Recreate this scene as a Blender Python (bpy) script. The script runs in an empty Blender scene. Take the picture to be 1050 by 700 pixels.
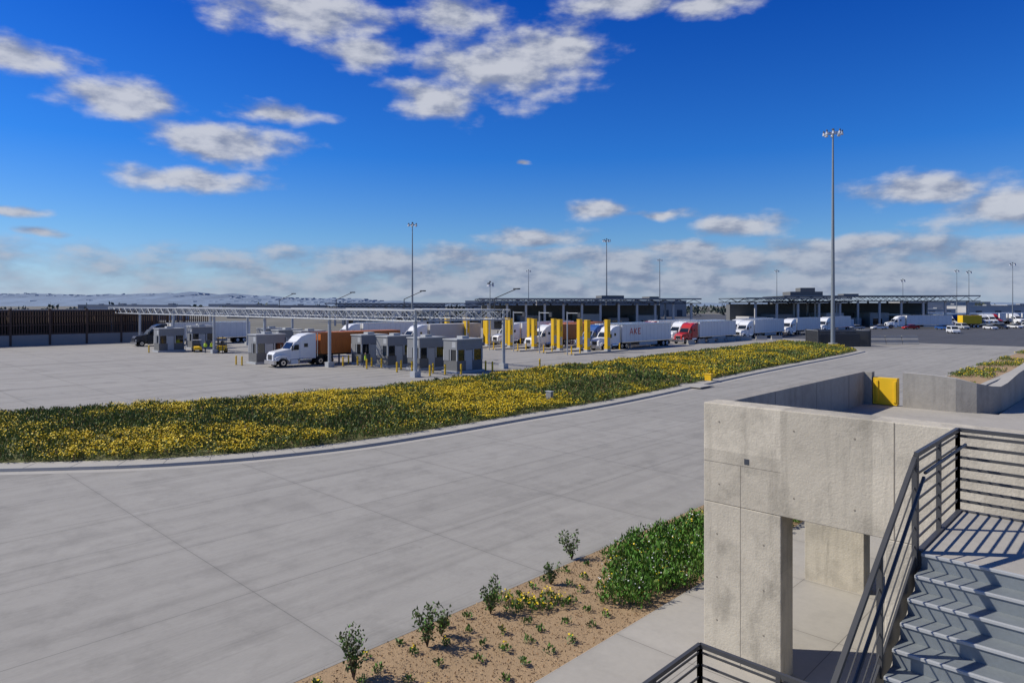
import bpy, bmesh, math, random
import numpy as np
from mathutils import Vector, noise as mnoise
random.seed(7); rng=np.random.default_rng(7)
scene=bpy.context.scene
# ---------------------------------------------------------------- site grid: +Y runs along the road, +X across it
RX,RY=0.722,0.692
def S(X,Y):  # survey metres (right, forward of the view point) -> site grid
    return (RX*X-RY*Y, RY*X+RX*Y)

# ================================================================= materials
def newmat(name):
    m=bpy.data.materials.new(name); m.use_nodes=True
    nt=m.node_tree; b=nt.nodes['Principled BSDF']; return m,nt,b
def N(nt,t,**k):
    n=nt.nodes.new(t)
    for a,v in k.items(): setattr(n,a,v)
    return n
def mathn(nt,op,a,b=None,c=None,clamp=False):
    n=nt.nodes.new('ShaderNodeMath'); n.operation=op; n.use_clamp=clamp
    for i,v in enumerate((a,b,c)):
        if v is None: continue
        if isinstance(v,(int,float)): n.inputs[i].default_value=v
        else: nt.links.new(v,n.inputs[i])
    return n.outputs[0]
def scalecol(nt,col,fac):
    n=nt.nodes.new('ShaderNodeVectorMath'); n.operation='SCALE'
    if isinstance(col,tuple): n.inputs[0].default_value=col[:3]
    else: nt.links.new(col,n.inputs[0])
    nt.links.new(fac,n.inputs[3]); return n.outputs[0]
def mat(name,col,rough=.7,var=.1,sc=(.6,6.),stretch=(1,1,1),metal=0.,bump=0.,bsc=40.,spec=.4,joint=None,joint_dark=.6,streak=0.,coat=0.,patch=0.,tracks=0.,panel=None,grime=0.):
    m,nt,b=newmat(name)
    g=N(nt,'ShaderNodeNewGeometry'); mp=N(nt,'ShaderNodeMapping'); mp.inputs['Scale'].default_value=stretch
    nt.links.new(g.outputs['Position'],mp.inputs['Vector'])
    fac=None
    for i,s in enumerate(sc):
        n=N(nt,'ShaderNodeTexNoise'); n.inputs['Scale'].default_value=s; n.inputs['Detail'].default_value=4; n.inputs['Roughness'].default_value=.6
        nt.links.new(mp.outputs[0],n.inputs['Vector'])
        f=mathn(nt,'MULTIPLY_ADD',n.outputs['Fac'],4*var/len(sc),1-2*var/len(sc))
        fac=f if fac is None else mathn(nt,'MULTIPLY',fac,f)
    def mrg(v,a,b_,c,d):
        mr=N(nt,'ShaderNodeMapRange'); mr.inputs[1].default_value=a; mr.inputs[2].default_value=b_; mr.inputs[3].default_value=c; mr.inputs[4].default_value=d
        nt.links.new(v,mr.inputs[0]); return mr.outputs[0]
    def nz(scale,s3,det=4):
        mp2=N(nt,'ShaderNodeMapping'); mp2.inputs['Scale'].default_value=s3; nt.links.new(g.outputs['Position'],mp2.inputs['Vector'])
        n=N(nt,'ShaderNodeTexNoise'); n.inputs['Scale'].default_value=scale; n.inputs['Detail'].default_value=det; n.inputs['Roughness'].default_value=.65
        nt.links.new(mp2.outputs[0],n.inputs['Vector']); return n.outputs['Fac']
    if patch>0: fac=mathn(nt,'MULTIPLY',fac,mrg(nz(.9,(1,1,1),7),.5,.62,1,1-patch))
    if streak>0: fac=mathn(nt,'MULTIPLY',fac,mrg(nz(1,(5,5,.35),5),.5,.75,1,1-streak))
    if grime>0:  # dark blotches as left by formwork and run-off
        fac=mathn(nt,'MULTIPLY',fac,mrg(nz(1,(1.4,1.4,.8),6),.55,.7,1,1-grime))
        fac=mathn(nt,'MULTIPLY',fac,mrg(nz(1.,(9,9,.8),3),.62,.74,1,1-grime*.7))
    if tracks>0:
        fac=mathn(nt,'MULTIPLY',fac,mrg(nz(1,(.9,.025,1),5),.50,.66,1,1-tracks))
        fac=mathn(nt,'MULTIPLY',fac,mrg(nz(1,(2.8,.04,1),3),.58,.68,1,1-tracks*.8))
        fac=mathn(nt,'MULTIPLY',fac,mrg(nz(.35,(1,1,1),6),.54,.64,1,1-tracks*.7))
        fac=mathn(nt,'MULTIPLY',fac,mrg(nz(1.3,(1,1,1),3),.70,.76,1,1-tracks*1.2))
    if joint or panel:
        sp=N(nt,'ShaderNodeSeparateXYZ'); nt.links.new(g.outputs['Position'],sp.inputs[0])
        cells=[]
        if joint:
            ox,jx,oy,jy,w=joint; axes=((0,ox,jx),(1,oy,jy))
        else:
            ox,jx,oy,jy,tone=panel; axes=((0,ox,jx),(2,oy,jy))
        for ax,o,j in axes:
            t=mathn(nt,'DIVIDE',mathn(nt,'SUBTRACT',sp.outputs[ax],o),j)
            fl=mathn(nt,'FLOOR',t); cells.append(fl)
            if joint:
                fr=mathn(nt,'FRACT',t)
                d=mathn(nt,'ABSOLUTE',mathn(nt,'SUBTRACT',fr,.5))
                e=mathn(nt,'GREATER_THAN',d,.5-w/j/2)
                fac=mathn(nt,'MULTIPLY',fac,mathn(nt,'MULTIPLY_ADD',e,joint_dark-1,1))
                fac=mathn(nt,'MULTIPLY',fac,mrg(d,.5-.22/j,.5,1,.93))
        cb=N(nt,'ShaderNodeCombineXYZ'); nt.links.new(cells[0],cb.inputs[0]); nt.links.new(cells[1],cb.inputs[1])
        wn=N(nt,'ShaderNodeTexWhiteNoise'); nt.links.new(cb.outputs[0],wn.inputs['Vector'])
        tn=.07 if joint else panel[4]
        fac=mathn(nt,'MULTIPLY',fac,mathn(nt,'MULTIPLY_ADD',wn.outputs['Value'],tn,1-tn/2))
    nt.links.new(scalecol(nt,tuple(col),fac),b.inputs['Base Color'])
    b.inputs['Roughness'].default_value=rough; b.inputs['Metallic'].default_value=metal
    b.inputs['Specular IOR Level'].default_value=spec; b.inputs['Coat Weight'].default_value=coat
    if bump>0:
        n=N(nt,'ShaderNodeTexNoise'); n.inputs['Scale'].default_value=bsc; n.inputs['Detail'].default_value=4
        nt.links.new(g.outputs['Position'],n.inputs['Vector'])
        bp=N(nt,'ShaderNodeBump'); bp.inputs['Strength'].default_value=bump; bp.inputs['Distance'].default_value=.02
        nt.links.new(n.outputs['Fac'],bp.inputs['Height']); nt.links.new(bp.outputs[0],b.inputs['Normal'])
    return m
M={}
M['road']=mat('road_concrete',(.335,.316,.278),.85,.17,(.12,1.1,14.),stretch=(1.6,.5,1),bump=.25,bsc=60,joint=(-12.6,4.6,2.0,6.2,.026),joint_dark=.66,patch=.10,tracks=.15)
M['plaza']=mat('plaza_concrete',(.335,.315,.28),.85,.15,(.05,.5,5.),stretch=(1.3,.6,1),joint=(0,4.6,0,6.,.05),joint_dark=.74,tracks=.22)
M['walk']=mat('walk_concrete',(.41,.38,.325),.85,.08,(.5,8.),bump=.15,bsc=80,joint=(-9.0,1.9,.8,3.0,.02),joint_dark=.55,patch=.06)
M['kerb']=mat('kerb_concrete',(.42,.395,.345),.85,.12,(.7,9.),bump=.1)
M['asphalt']=mat('asphalt',(.085,.086,.09),.8,.18,(.04,1.),tracks=.2)
M['terrain']=mat('terrain_earth',(.17,.16,.13),.95,.4,(.01,.09))
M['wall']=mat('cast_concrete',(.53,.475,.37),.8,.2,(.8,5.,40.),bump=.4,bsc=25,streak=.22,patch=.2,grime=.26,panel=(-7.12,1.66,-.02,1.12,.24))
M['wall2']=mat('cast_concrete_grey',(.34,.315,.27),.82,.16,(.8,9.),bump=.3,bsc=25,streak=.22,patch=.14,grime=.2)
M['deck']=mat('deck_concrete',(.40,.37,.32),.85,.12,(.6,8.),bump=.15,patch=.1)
M['steel']=mat('painted_dark_steel',(.08,.08,.08),.45,.12,(3.,),metal=.2)
M['galv']=mat('galvanised_steel',(.24,.265,.275),.6,.16,(3.,25.),metal=.3)
M['truss']=mat('truss_steel',(.42,.44,.45),.5,.1,(2.,),metal=.15)
M['roofdark']=mat('dark_roof_steel',(.055,.062,.074),.6,.2,(.3,))
M['glass']=mat('dark_glass',(.012,.016,.02),.06,.05,(1.,),spec=.8)
M['white']=mat('white_paint',(.78,.78,.77),.35,.05,(.7,4.),coat=.3)
M['trailer']=mat('trailer_white',(.74,.73,.71),.4,.1,(.5,3.),stretch=(1,1,.4),streak=.12)
M['orange']=mat('container_orange',(.52,.16,.035),.5,.15,(.5,4.),streak=.2)
M['red']=mat('red_paint',(.5,.02,.02),.35,.08,(1.,),coat=.3)
M['blue']=mat('blue_paint',(.03,.10,.3),.35,.08,(1.,),coat=.3)
M['black']=mat('dark_paint',(.03,.033,.04),.35,.1,(1.,),coat=.3)
M['yellow']=mat('safety_yellow',(.82,.50,.015),.5,.12,(1.,5.),streak=.12)
M['hivis']=mat('hi_vis_vest',(.55,.75,.05),.7,.1,(5.,))
M['denim']=mat('work_trousers',(.04,.05,.08),.8,.1,(5.,))
M['skin']=mat('skin_tone',(.38,.22,.15),.6,.05,(5.,))
M['grey']=mat('booth_grey',(.24,.245,.25),.7,.1,(1.,6.))
M['lgrey']=mat('booth_light_grey',(.42,.43,.43),.6,.08,(1.,6.))
M['block']=mat('booth_block',(.15,.15,.145),.85,.15,(2.,12.))
M['seam']=mat('formwork_seam',(.24,.21,.165),.9,.2,(2.,12.))
M['tyre']=mat('tyre_rubber',(.02,.02,.02),.85,.1,(3.,))
M['chrome']=mat('bright_metal',(.6,.6,.62),.2,.05,(2.,),metal=.9)
M['rust']=mat('weathered_steel',(.095,.058,.042),.8,.25,(.3,3.))
M['mulch']=mat('mulch',(.38,.26,.145),.95,.34,(.7,9.,45.),bump=1.0,bsc=45)
M['soil']=mat('bed_soil',(.15,.15,.055),.95,.35,(.4,5.))
M['leafA']=mat('leaf_green',(.125,.18,.03),.6,.35,(.25,3.))
M['leafB']=mat('leaf_dark',(.065,.105,.022),.6,.3,(.3,3.))
M['leafC']=mat('leaf_olive',(.25,.245,.045),.65,.3,(.3,3.))
M['leafD']=mat('leaf_lush',(.11,.25,.03),.55,.3,(.8,5.))
M['leafE']=mat('leaf_greyish',(.13,.16,.065),.6,.3,(.8,5.))
M['petal']=mat('yellow_petal',(.84,.60,.012),.6,.2,(.3,6.))
M['petalw']=mat('white_petal',(.7,.7,.66),.6,.1,(2.,))
M['straw']=mat('dry_stalk',(.28,.16,.07),.8,.25,(.3,6.))
M['twig']=mat('twig_bark',(.12,.08,.05),.9,.2,(8.,))
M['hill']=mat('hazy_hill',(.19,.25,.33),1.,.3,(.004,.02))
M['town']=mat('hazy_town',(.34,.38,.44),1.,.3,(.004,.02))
M['bldg']=mat('pale_stucco',(.50,.48,.45),.8,.1,(.1,))
M['bldg2']=mat('tan_stucco',(.30,.28,.26),.8,.1,(.1,))
M['lamp']=mat('lamp_lens',(.55,.57,.6),.3,.05,(1.,))
M['tree']=mat('distant_tree_leaf',(.075,.095,.075),.8,.3,(.05,.3))

# ================================================================= mesh builder
class MB:
    def __init__(s): s.v=[];s.f=[];s.m=[];s.mats=[]
    def mi(s,k):
        m=M[k]
        if m not in s.mats: s.mats.append(m)
        return s.mats.index(m)
    def face(s,pts,k):
        b=len(s.v); s.v+= [tuple(p) for p in pts]; s.f.append(list(range(b,b+len(pts)))); s.m.append(s.mi(k))
    def box(s,x0,x1,y0,y1,z0,z1,k):
        if x0>x1:x0,x1=x1,x0
        if y0>y1:y0,y1=y1,y0
        b=len(s.v); s.v+=[(x,y,z) for z in (z0,z1) for x,y in ((x0,y0),(x1,y0),(x1,y1),(x0,y1))]
        for q in ((3,2,1,0),(4,5,6,7),(0,1,5,4),(1,2,6,5),(2,3,7,6),(3,0,4,7)): s.f.append([b+i for i in q]); s.m.append(s.mi(k))
    def prof(s,pts,k,hw=1.,cx=0.):
        n=len(pts); b=len(s.v)
        for sg in (-1,1):
            for p in pts:
                w=p[2] if len(p)>2 else hw
                s.v.append((cx+sg*w,p[0],p[1]))
        mi=s.mi(k)
        s.f.append([b+i for i in range(n)]); s.m.append(mi)
        s.f.append([b+n+i for i in range(n)][::-1]); s.m.append(mi)
        for i in range(n):
            j=(i+1)%n; s.f.append([b+i,b+n+i,b+n+j,b+j]); s.m.append(mi)
    def tube(s,p,q,r,k,n=8,r2=None):
        p=Vector(p);q=Vector(q);d=(q-p)
        if d.length<1e-6: return
        d.normalize(); u=d.orthogonal().normalized(); w=d.cross(u); r2=r if r2 is None else r2
        b=len(s.v)
        for c,rr in ((p,r),(q,r2)):
            for i in range(n):
                t=2*math.pi*i/n; s.v.append(tuple(c+u*math.cos(t)*rr+w*math.sin(t)*rr))
        mi=s.mi(k)
        for i in range(n):
            j=(i+1)%n; s.f.append([b+i,b+j,b+n+j,b+n+i]); s.m.append(mi)
        s.f.append([b+i for i in range(n)][::-1]); s.m.append(mi)
        s.f.append([b+n+i for i in range(n)]); s.m.append(mi)
    def bar(s,p,q,w,h,k):
        p=Vector(p);q=Vector(q);d=(q-p).normalized(); up=Vector((0,0,1))
        if abs(d.z)>.99: u=Vector((1,0,0)); v=Vector((0,1,0))
        else: u=d.cross(up).normalized(); v=up
        b=len(s.v)
        for c in (p,q):
            for a,e in ((-1,-1),(1,-1),(1,1),(-1,1)): s.v.append(tuple(c+u*a*w/2+v*e*h/2))
        mi=s.mi(k)
        for f in ((0,1,2,3),(7,6,5,4),(0,4,5,1),(1,5,6,2),(2,6,7,3),(3,7,4,0)): s.f.append([b+i for i in f]); s.m.append(mi)
    def wheel(s,x,y,z,r,w,k='chrome'):
        s.tube((x-w/2,y,z),(x+w/2,y,z),r,'tyre',18)
        o=w/2+.012
        sg=1 if x>0 else -1
        s.tube((x+sg*w/2-.02*sg,y,z),(x+sg*o,y,z),r*.56,k,12)
        s.tube((x+sg*o,y,z),(x+sg*(o+.06),y,z),r*.2,'tyre',8)
    def obj(s,name,loc=(0,0,0),rz=0.,bevel=0.,smooth=False):
        me=bpy.data.meshes.new(name); me.from_pydata(s.v,[],s.f)
        for m in s.mats: me.materials.append(m)
        me.polygons.foreach_set('material_index',s.m)
        bm=bmesh.new(); bm.from_mesh(me); bmesh.ops.recalc_face_normals(bm,faces=bm.faces); bm.to_mesh(me); bm.free()
        o=bpy.data.objects.new(name,me); scene.collection.objects.link(o); o.location=loc; o.rotation_euler=(0,0,rz)
        if bevel>0:
            b=o.modifiers.new('bev','BEVEL'); b.width=bevel; b.segments=2; b.limit_method='ANGLE'; b.angle_limit=math.radians(35)
        return o
def sheet(name,pts,z,k):
    bm=bmesh.new(); vs=[bm.verts.new((p[0],p[1],z)) for p in pts]; f=bm.faces.new(vs)
    bmesh.ops.triangulate(bm,faces=[f]); bm.normal_update()
    for f in bm.faces:
        if f.normal.z<0: f.normal_flip()
    me=bpy.data.meshes.new(name); bm.to_mesh(me); bm.free(); me.materials.append(M[k])
    o=bpy.data.objects.new(name,me); scene.collection.objects.link(o); return o
def rect(x0,x1,y0,y1): return [(x0,y0),(x1,y0),(x1,y1),(x0,y1)]

# ================================================================= ground, roads
sheet('terrain_ground',rect(-4500,4500,-4500,4500),-.03,'terrain')
sheet('plaza_pavement',rect(-165,-14,-90,150),0,'plaza')
sheet('yard_asphalt',rect(-260,90,150,480),0,'asphalt')
def resample(P,n):
    P=[Vector((p[0],p[1])) for p in P]; L=[0]
    Q=[]
    for i in range(len(P)-1):
        p0=P[max(i-1,0)];p1=P[i];p2=P[i+1];p3=P[min(i+2,len(P)-1)]
        for j in range(12):
            t=j/12; Q.append(.5*((2*p1)+(p2-p0)*t+(2*p0-5*p1+4*p2-p3)*t*t+(3*p1-p0-3*p2+p3)*t**3))
    Q.append(P[-1])
    for i in range(1,len(Q)): L.append(L[-1]+(Q[i]-Q[i-1]).length)
    out=[];k=0
    for i in range(n):
        d=L[-1]*i/(n-1)
        while k<len(L)-2 and L[k+1]<d: k+=1
        t=(d-L[k])/(L[k+1]-L[k]) if L[k+1]>L[k] else 0
        out.append(Q[k].lerp(Q[k+1],t))
    return out
F=[S(*p) for p in [(-70,27),(-45,28.3),(-22.5,30),(-14.6,31.4),(-8.7,34.4),(-4.1,38.3),(1.6,44.1),(6.7,49.1),(12.2,55.3),(19.9,64.8),(30.3,77.2),(47.9,97.2),(56,107)]]
B=[S(*p) for p in [(-70,41),(-45,42),(-34,45.3),(-23.4,50.5),(-12.9,58.3),(3.8,76),(25.2,101),(51,130)]]
n=160
Fr=resample(F,n); Br=resample(B,n)
def offset(P,d):
    out=[]
    for i,p in enumerate(P):
        a=P[max(i-1,0)];b=P[min(i+1,len(P)-1)]; t=(b-a).normalized(); out.append(p+Vector((-t.y,t.x))*d)
    return out
rp=[tuple(p) for p in offset(Fr,.5)]
sheet('road',rp+[(-30,150),(-16.4,150),(-16.4,60),(-12.6,52),(-12.6,-90),(-69,-90)],.004,'road')
mb=MB()
def addstrip(mb,A,Bq,za,zb,k):
    for i in range(len(A)-1):
        mb.face([(A[i].x,A[i].y,za),(A[i+1].x,A[i+1].y,za),(Bq[i+1].x,Bq[i+1].y,zb),(Bq[i].x,Bq[i].y,zb)],k)
g1=offset(Fr,.0); g2=offset(Fr,.55); g3=offset(Fr,.6); g4=offset(Fr,1.75)
addstrip(mb,g1,g2,.009,.009,'kerb'); addstrip(mb,g2,g3,.009,.15,'kerb'); addstrip(mb,g3,g4,.15,.16,'kerb')
for i in range(2,n-1,2):
    a=g3[i];b=g4[i];t=(g3[i+1]-g3[i]).normalized()*.012
    mb.face([(a.x-t.x,a.y-t.y,.154),(a.x+t.x,a.y+t.y,.154),(b.x+t.x,b.y+t.y,.164),(b.x-t.x,b.y-t.y,.164)],'block')
b1=offset(Br,-.5); b0=offset(Br,0.)
addstrip(mb,b0,b1,.15,.15,'kerb'); addstrip(mb,b0,offset(Br,.03),.15,0,'kerb')
mb.face([(g2[-1].x,g2[-1].y,0),(g2[-1].x,g2[-1].y,.15),(b0[-1].x,b0[-1].y,.15),(b0[-1].x,b0[-1].y,0)],'kerb')
mb.obj('median_kerb')
mb=MB(); K=8
def bedpt(t,s):
    i=min(int(t*(n-1)),n-2); f=t*(n-1)-i
    a=g4[i].lerp(g4[i+1],f); b=b1[i].lerp(b1[i+1],f); p=a.lerp(b,s)
    return p.x,p.y,.14+.35*math.sin(math.pi*s)
for i in range(n-1):
    for j in range(K):
        mb.face([bedpt(i/(n-1),j/K),bedpt((i+1)/(n-1)-1e-6,j/K),bedpt((i+1)/(n-1)-1e-6,(j+1)/K),bedpt(i/(n-1),(j+1)/K)],'soil')
mb.obj('median_ground')

# ---------------------------------------------------------------- leaf clouds
def leaves(C,R,H,nl,ls,lw,mats,probs,spread=.9,topbias=.7):
    C=np.asarray(C,float);Mn=len(C);idx=np.repeat(np.arange(Mn),nl);k=len(idx)
    r=np.sqrt(rng.random(k)); th=rng.random(k)*2*np.pi
    R=np.broadcast_to(np.asarray(R,float),(Mn,))[idx]; H=np.broadcast_to(np.asarray(H,float),(Mn,))[idx]
    p=np.empty((k,3)); p[:,0]=C[idx,0]+R*r*np.cos(th); p[:,1]=C[idx,1]+R*r*np.sin(th)
    p[:,2]=C[idx,2]+H*(rng.random(k)**topbias)*(1-.55*r*r)
    ph=rng.random(k)*spread; az=rng.random(k)*2*np.pi
    d=np.stack([np.sin(ph)*np.cos(az),np.sin(ph)*np.sin(az),np.cos(ph)],1)
    e=rng.normal(size=(k,3)); e-=d*(e*d).sum(1)[:,None]; e/=np.linalg.norm(e,axis=1)[:,None]
    L=(ls*(.6+.8*rng.random(k)))[:,None]; W=(lw*(.6+.8*rng.random(k)))[:,None]
    v=np.stack([p-e*W*.3,p+d*L*.5+e*W*.5,p+d*L,p+d*L*.5-e*W*.5],1)
    m=rng.choice(len(mats),k,p=probs)
    return v,np.array([mats[i] for i in m])
def blooms(C,R,H,nl,size,key):
    C=np.asarray(C,float);Mn=len(C);idx=np.repeat(np.arange(Mn),nl);k=len(idx)
    r=np.sqrt(rng.random(k)); th=rng.random(k)*2*np.pi
    R=np.broadcast_to(np.asarray(R,float),(Mn,))[idx]; H=np.broadcast_to(np.asarray(H,float),(Mn,))[idx]
    p=np.empty((k,3)); p[:,0]=C[idx,0]+R*r*np.cos(th); p[:,1]=C[idx,1]+R*r*np.sin(th)
    p[:,2]=C[idx,2]+H*(1.02-.5*r*r)+.05+rng.random(k)*.08
    nn=np.stack([rng.normal(size=k)*.5,rng.normal(size=k)*.5,np.ones(k)],1); nn/=np.linalg.norm(nn,axis=1)[:,None]
    a=rng.normal(size=(k,3)); a-=nn*(a*nn).sum(1)[:,None]; a/=np.linalg.norm(a,axis=1)[:,None]; b=np.cross(nn,a)
    s=(size*(.6+.8*rng.random(k)))[:,None]/2
    v=np.stack([p-a*s,p-b*s,p+a*s,p+b*s],1)
    return v,np.array([key]*k)
def np_obj(name,parts):
    V=np.concatenate([p[0] for p in parts]).reshape(-1,3); keys=np.concatenate([p[1] for p in parts])
    k=len(keys); me=bpy.data.meshes.new(name)
    me.from_pydata(V.tolist(),[],np.arange(k*4).reshape(k,4).tolist())
    uk=list(dict.fromkeys(keys.tolist())); mp={a:i for i,a in enumerate(uk)}
    for a in uk: me.materials.append(M[a])
    me.polygons.foreach_set('material_index',np.array([mp[a] for a in keys.tolist()],dtype=np.int32))
    o=bpy.data.objects.new(name,me); scene.collection.objects.link(o); return o
near=[];far=[]
def fn(x,y,s,o=0): return mnoise.noise(Vector((x*s+o,y*s-o,o)))
area_w=[(g4[i]-b1[i]).length*((g4[i+1]-g4[i]).length+(b1[i+1]-b1[i]).length)*.5 for i in range(n-1)]
cum=np.cumsum(area_w)
def samp():
    u=random.random()*cum[-1]; i=int(np.searchsorted(cum,u)); return (i+random.random())/(n-1.0001), random.random()
camf=Vector((-RY,RX))
while len(near)+len(far)<23000:
    t,s=samp(); x,y,z=bedpt(min(t,.9999),s); d=Vector((x,y)).dot(camf)
    if d<5 or abs(x*RX+y*RY)>d*.95: continue
    if d>62:
        if random.random()>.6: continue
        far.append((x,y,z,s))
    else:
        near.append((x,y,z,s))
def split(L):
    hi=[];mid=[];lo=[];gr=[]
    for p in L:
        f=1.15*fn(p[0],p[1],.13)+.75*fn(p[0],p[1],.5,9)+random.uniform(-.12,.12)-.15*(p[3]-.5)
        (hi if f>.18 else mid if f>-.06 else lo if f>-.28 else gr).append(p)
    return hi,mid,lo,gr
parts=[]
for L,nl,ls,nf,fs in ((near,17,.17,(15,6,2,0),.072),(far,11,.28,(12,6,2,0),.12)):
    for G,q,pr in zip(split(L),nf,([.38,.10,.44,.08],[.42,.14,.38,.06],[.46,.22,.26,.06],[.46,.28,.13,.13])):
        if not G: continue
        G=np.array(G)[:,:3]; H=np.array([max(.12,.28+.38*fn(p[0],p[1],.3,3)+random.random()*.18) for p in G])
        parts.append(leaves(G,.26,H,nl,ls,ls*.38,['leafA','leafB','leafC','straw'],pr))
        if q: parts.append(blooms(G,.27,H,q,fs,'petal'))
np_obj('wildflower_meadow',parts)

# ================================================================= foreground bed, sidewalk
sheet('planting_bed_ground',rect(-12.45,-9.0,-40,52),.03,'mulch')
mb=MB(); mb.box(-12.55,-12.45,-40,52,-.02,.035,'road'); mb.obj('bed_edge')
sheet('sidewalk',rect(-8.98,6,-40,64),.05,'walk')
mb=MB(); mb.box(-9.0,-8.98,-40,64,-.02,.052,'kerb'); mb.obj('sidewalk_edge')
def shrub(name,X,Y,h,w,nleaf=260,key=('leafE','leafB','leafD')):
    x,y=S(X,Y); mb=MB(); tips=[]
    for i in range(10):
        a=random.random()*6.28; r=w*random.uniform(.15,.5); hh=h*random.uniform(.6,1)
        p=Vector((0,0,0))
        for k in range(4):
            t=(k+1)/4; q=Vector((math.cos(a)*r*t**1.2+random.uniform(-.03,.03),math.sin(a)*r*t**1.2+random.uniform(-.03,.03),hh*t))
            mb.tube(p,q,.012*(1.2-t),'twig',5); p=q
            if k>0 or i%2: tips.append((q.x,q.y,q.z-.05))
    trunk=mb.obj(name,(x,y,.03))
    pr=leaves(tips,.10*w/.6,.14,max(7,nleaf//len(tips)),.08,.045,list(key),[.5,.3,.2],spread=1.6)
    lf=np_obj('foliage',[pr]); lf.parent=trunk
    return trunk
for a in [(-3.15,13.6,.98,.62,520),(-1.85,14.9,.92,.6,480),(-1.6,15.4,.6,.5,260),(-.52,16.5,.8,.6,420),(1.04,18.2,.55,.45,260),(1.75,20.0,.8,.7,380)]:
    shrub('bed_shrub',*a)
pts=[]
while len(pts)<1000:
    x=random.uniform(-11.8,-9.1); y=random.uniform(13.9,42)
    lim=-12.0+max(0,(16-y))*.9+.35*fn(x,y,.9)*2
    if x<lim+.2 or x>-9.15: continue
    pts.append((x,y,.03))
P=np.array(pts); H=np.array([.42+.3*fn(p[0],p[1],.8,4)+random.random()*.18 for p in pts])
np_obj('green_hedge_plants',[leaves(P,.24,H,70,.13,.05,['leafD','leafA','leafB'],[.6,.25,.15],spread=1.1),blooms(P[::2],.24,H[::2],3,.04,'petalw'),blooms(P[::6],.2,H[::6],4,.05,'petal')])
tp=[]
for i in range(13):
    for j in range(5):
        x=-12.1+j*.62+random.uniform(-.14,.14); y=6.8+i*.72+random.uniform(-.18,.18)
        if random.random()<.88: tp.append((x,y,.03))
T=np.array(tp)
np_obj('groundcover_tufts',[leaves(T,rng.uniform(.07,.14,len(T)),rng.uniform(.09,.18,len(T)),36,.09,.04,['leafD','leafE','leafB'],[.4,.3,.3],spread=1.3),blooms(T[::3],.08,.1,6,.045,'petal')])
yc=np.array([(*S(.05,16.6),.03),(*S(.35,16.9),.03),(*S(.62,16.7),.03),(*S(-.2,17.1),.03),(*S(.9,17.2),.03),(*S(1.2,16.9),.03)])
np_obj('yellow_daisy_clump',[leaves(yc,.24,.22,90,.12,.04,['leafD','leafA','leafB'],[.4,.3,.3]),blooms(yc,.24,.24,24,.05,'petal')])
k=9000; c=np.stack([rng.uniform(-12.4,-9.02,k),rng.uniform(4,24,k),np.full(k,.032)],1)
v,_=leaves(c,.01,.015,1,.05,.028,['mulch'],[1],spread=1.57)
np_obj('mulch_chips',[(v,np.array(['straw' if random.random()<.3 else 'mulch' for _ in range(k)]))])

# right-hand far planter
sheet('roadside_ground',rect(-16.2,-12.4,66,215),.14,'mulch')
mb=MB(); mb.box(-16.4,-16.2,66,215,-.02,.16,'kerb'); mb.box(-12.4,-11.9,66,215,-.02,.16,'kerb'); mb.box(-16.2,-12.4,65.8,66,-.02,.16,'kerb'); mb.obj('roadside_kerb')
sheet('far_sidewalk',rect(-11.9,60,64.05,215),.06,'walk')
pp=[]
while len(pp)<800:
    x=random.uniform(-16,-12.6);y=random.uniform(67,200)
    if fn(x,y,.25,2)>.0: pp.append((x,y,.14))
P=np.array(pp)
np_obj('roadside_flowers',[leaves(P,.3,.35,16,.22,.08,['leafA','leafB','leafC'],[.4,.3,.3]),blooms(P[::2],.3,.35,5,.12,'petal')])

# ================================================================= concrete bridge / portal
mb=MB()
mb.box(-7.1,-5.45,13.3,13.9,0,3.348,'wall')
mb.box(-3.6,4.5,13.3,13.9,0,3.348,'wall')
mb.box(-7.1,4.5,13.3,13.9,3.35,5.43,'wall')
mb.box(-7.1,-5.6,18.9,19.4,0,3.7,'wall')
mb.box(-3.4,4.5,18.9,19.4,0,3.7,'wall')
o=mb.obj('concrete_portal',bevel=.018)
mb=MB()
for c in (-3.45,-.5): mb.box(c-.009,c+.009,13.296,13.3,3.36,5.42,'seam')
mb.box(-6.29,-6.28,13.297,13.3,.05,4.2,'seam')
mb.box(-7.09,-5.46,13.297,13.3,4.2,4.209,'seam')
for c in (-6.75,-5.2,-4.1,-2.6,-1.5):
    for z in (3.75,5.05): mb.tube((c,13.295,z),(c,13.31,z),.018,'seam',8)
mb.box(-6.2,-6.1,13.293,13.3,4.25,4.36,'roofdark')
for z in (.9,1.8,2.7):
    for c in (-6.8,-5.8): mb.tube((c,13.295,z),(c,13.31,z),.018,'seam',8)
mb.obj('formwork_marks')
mb=MB()
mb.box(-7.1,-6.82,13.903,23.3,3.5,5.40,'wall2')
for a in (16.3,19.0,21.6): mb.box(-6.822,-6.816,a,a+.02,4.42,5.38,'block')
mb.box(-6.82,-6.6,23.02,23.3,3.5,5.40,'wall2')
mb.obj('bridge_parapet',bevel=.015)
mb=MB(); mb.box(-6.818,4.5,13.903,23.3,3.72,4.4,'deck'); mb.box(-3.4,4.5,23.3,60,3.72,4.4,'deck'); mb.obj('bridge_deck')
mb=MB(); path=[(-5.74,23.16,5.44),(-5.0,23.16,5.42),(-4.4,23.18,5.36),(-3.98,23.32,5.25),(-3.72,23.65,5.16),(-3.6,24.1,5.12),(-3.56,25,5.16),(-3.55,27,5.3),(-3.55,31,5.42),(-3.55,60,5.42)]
Q=[Vector(p[:2]) for p in path]; O=offset(Q,.14); I=offset(Q,-.14)
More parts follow.
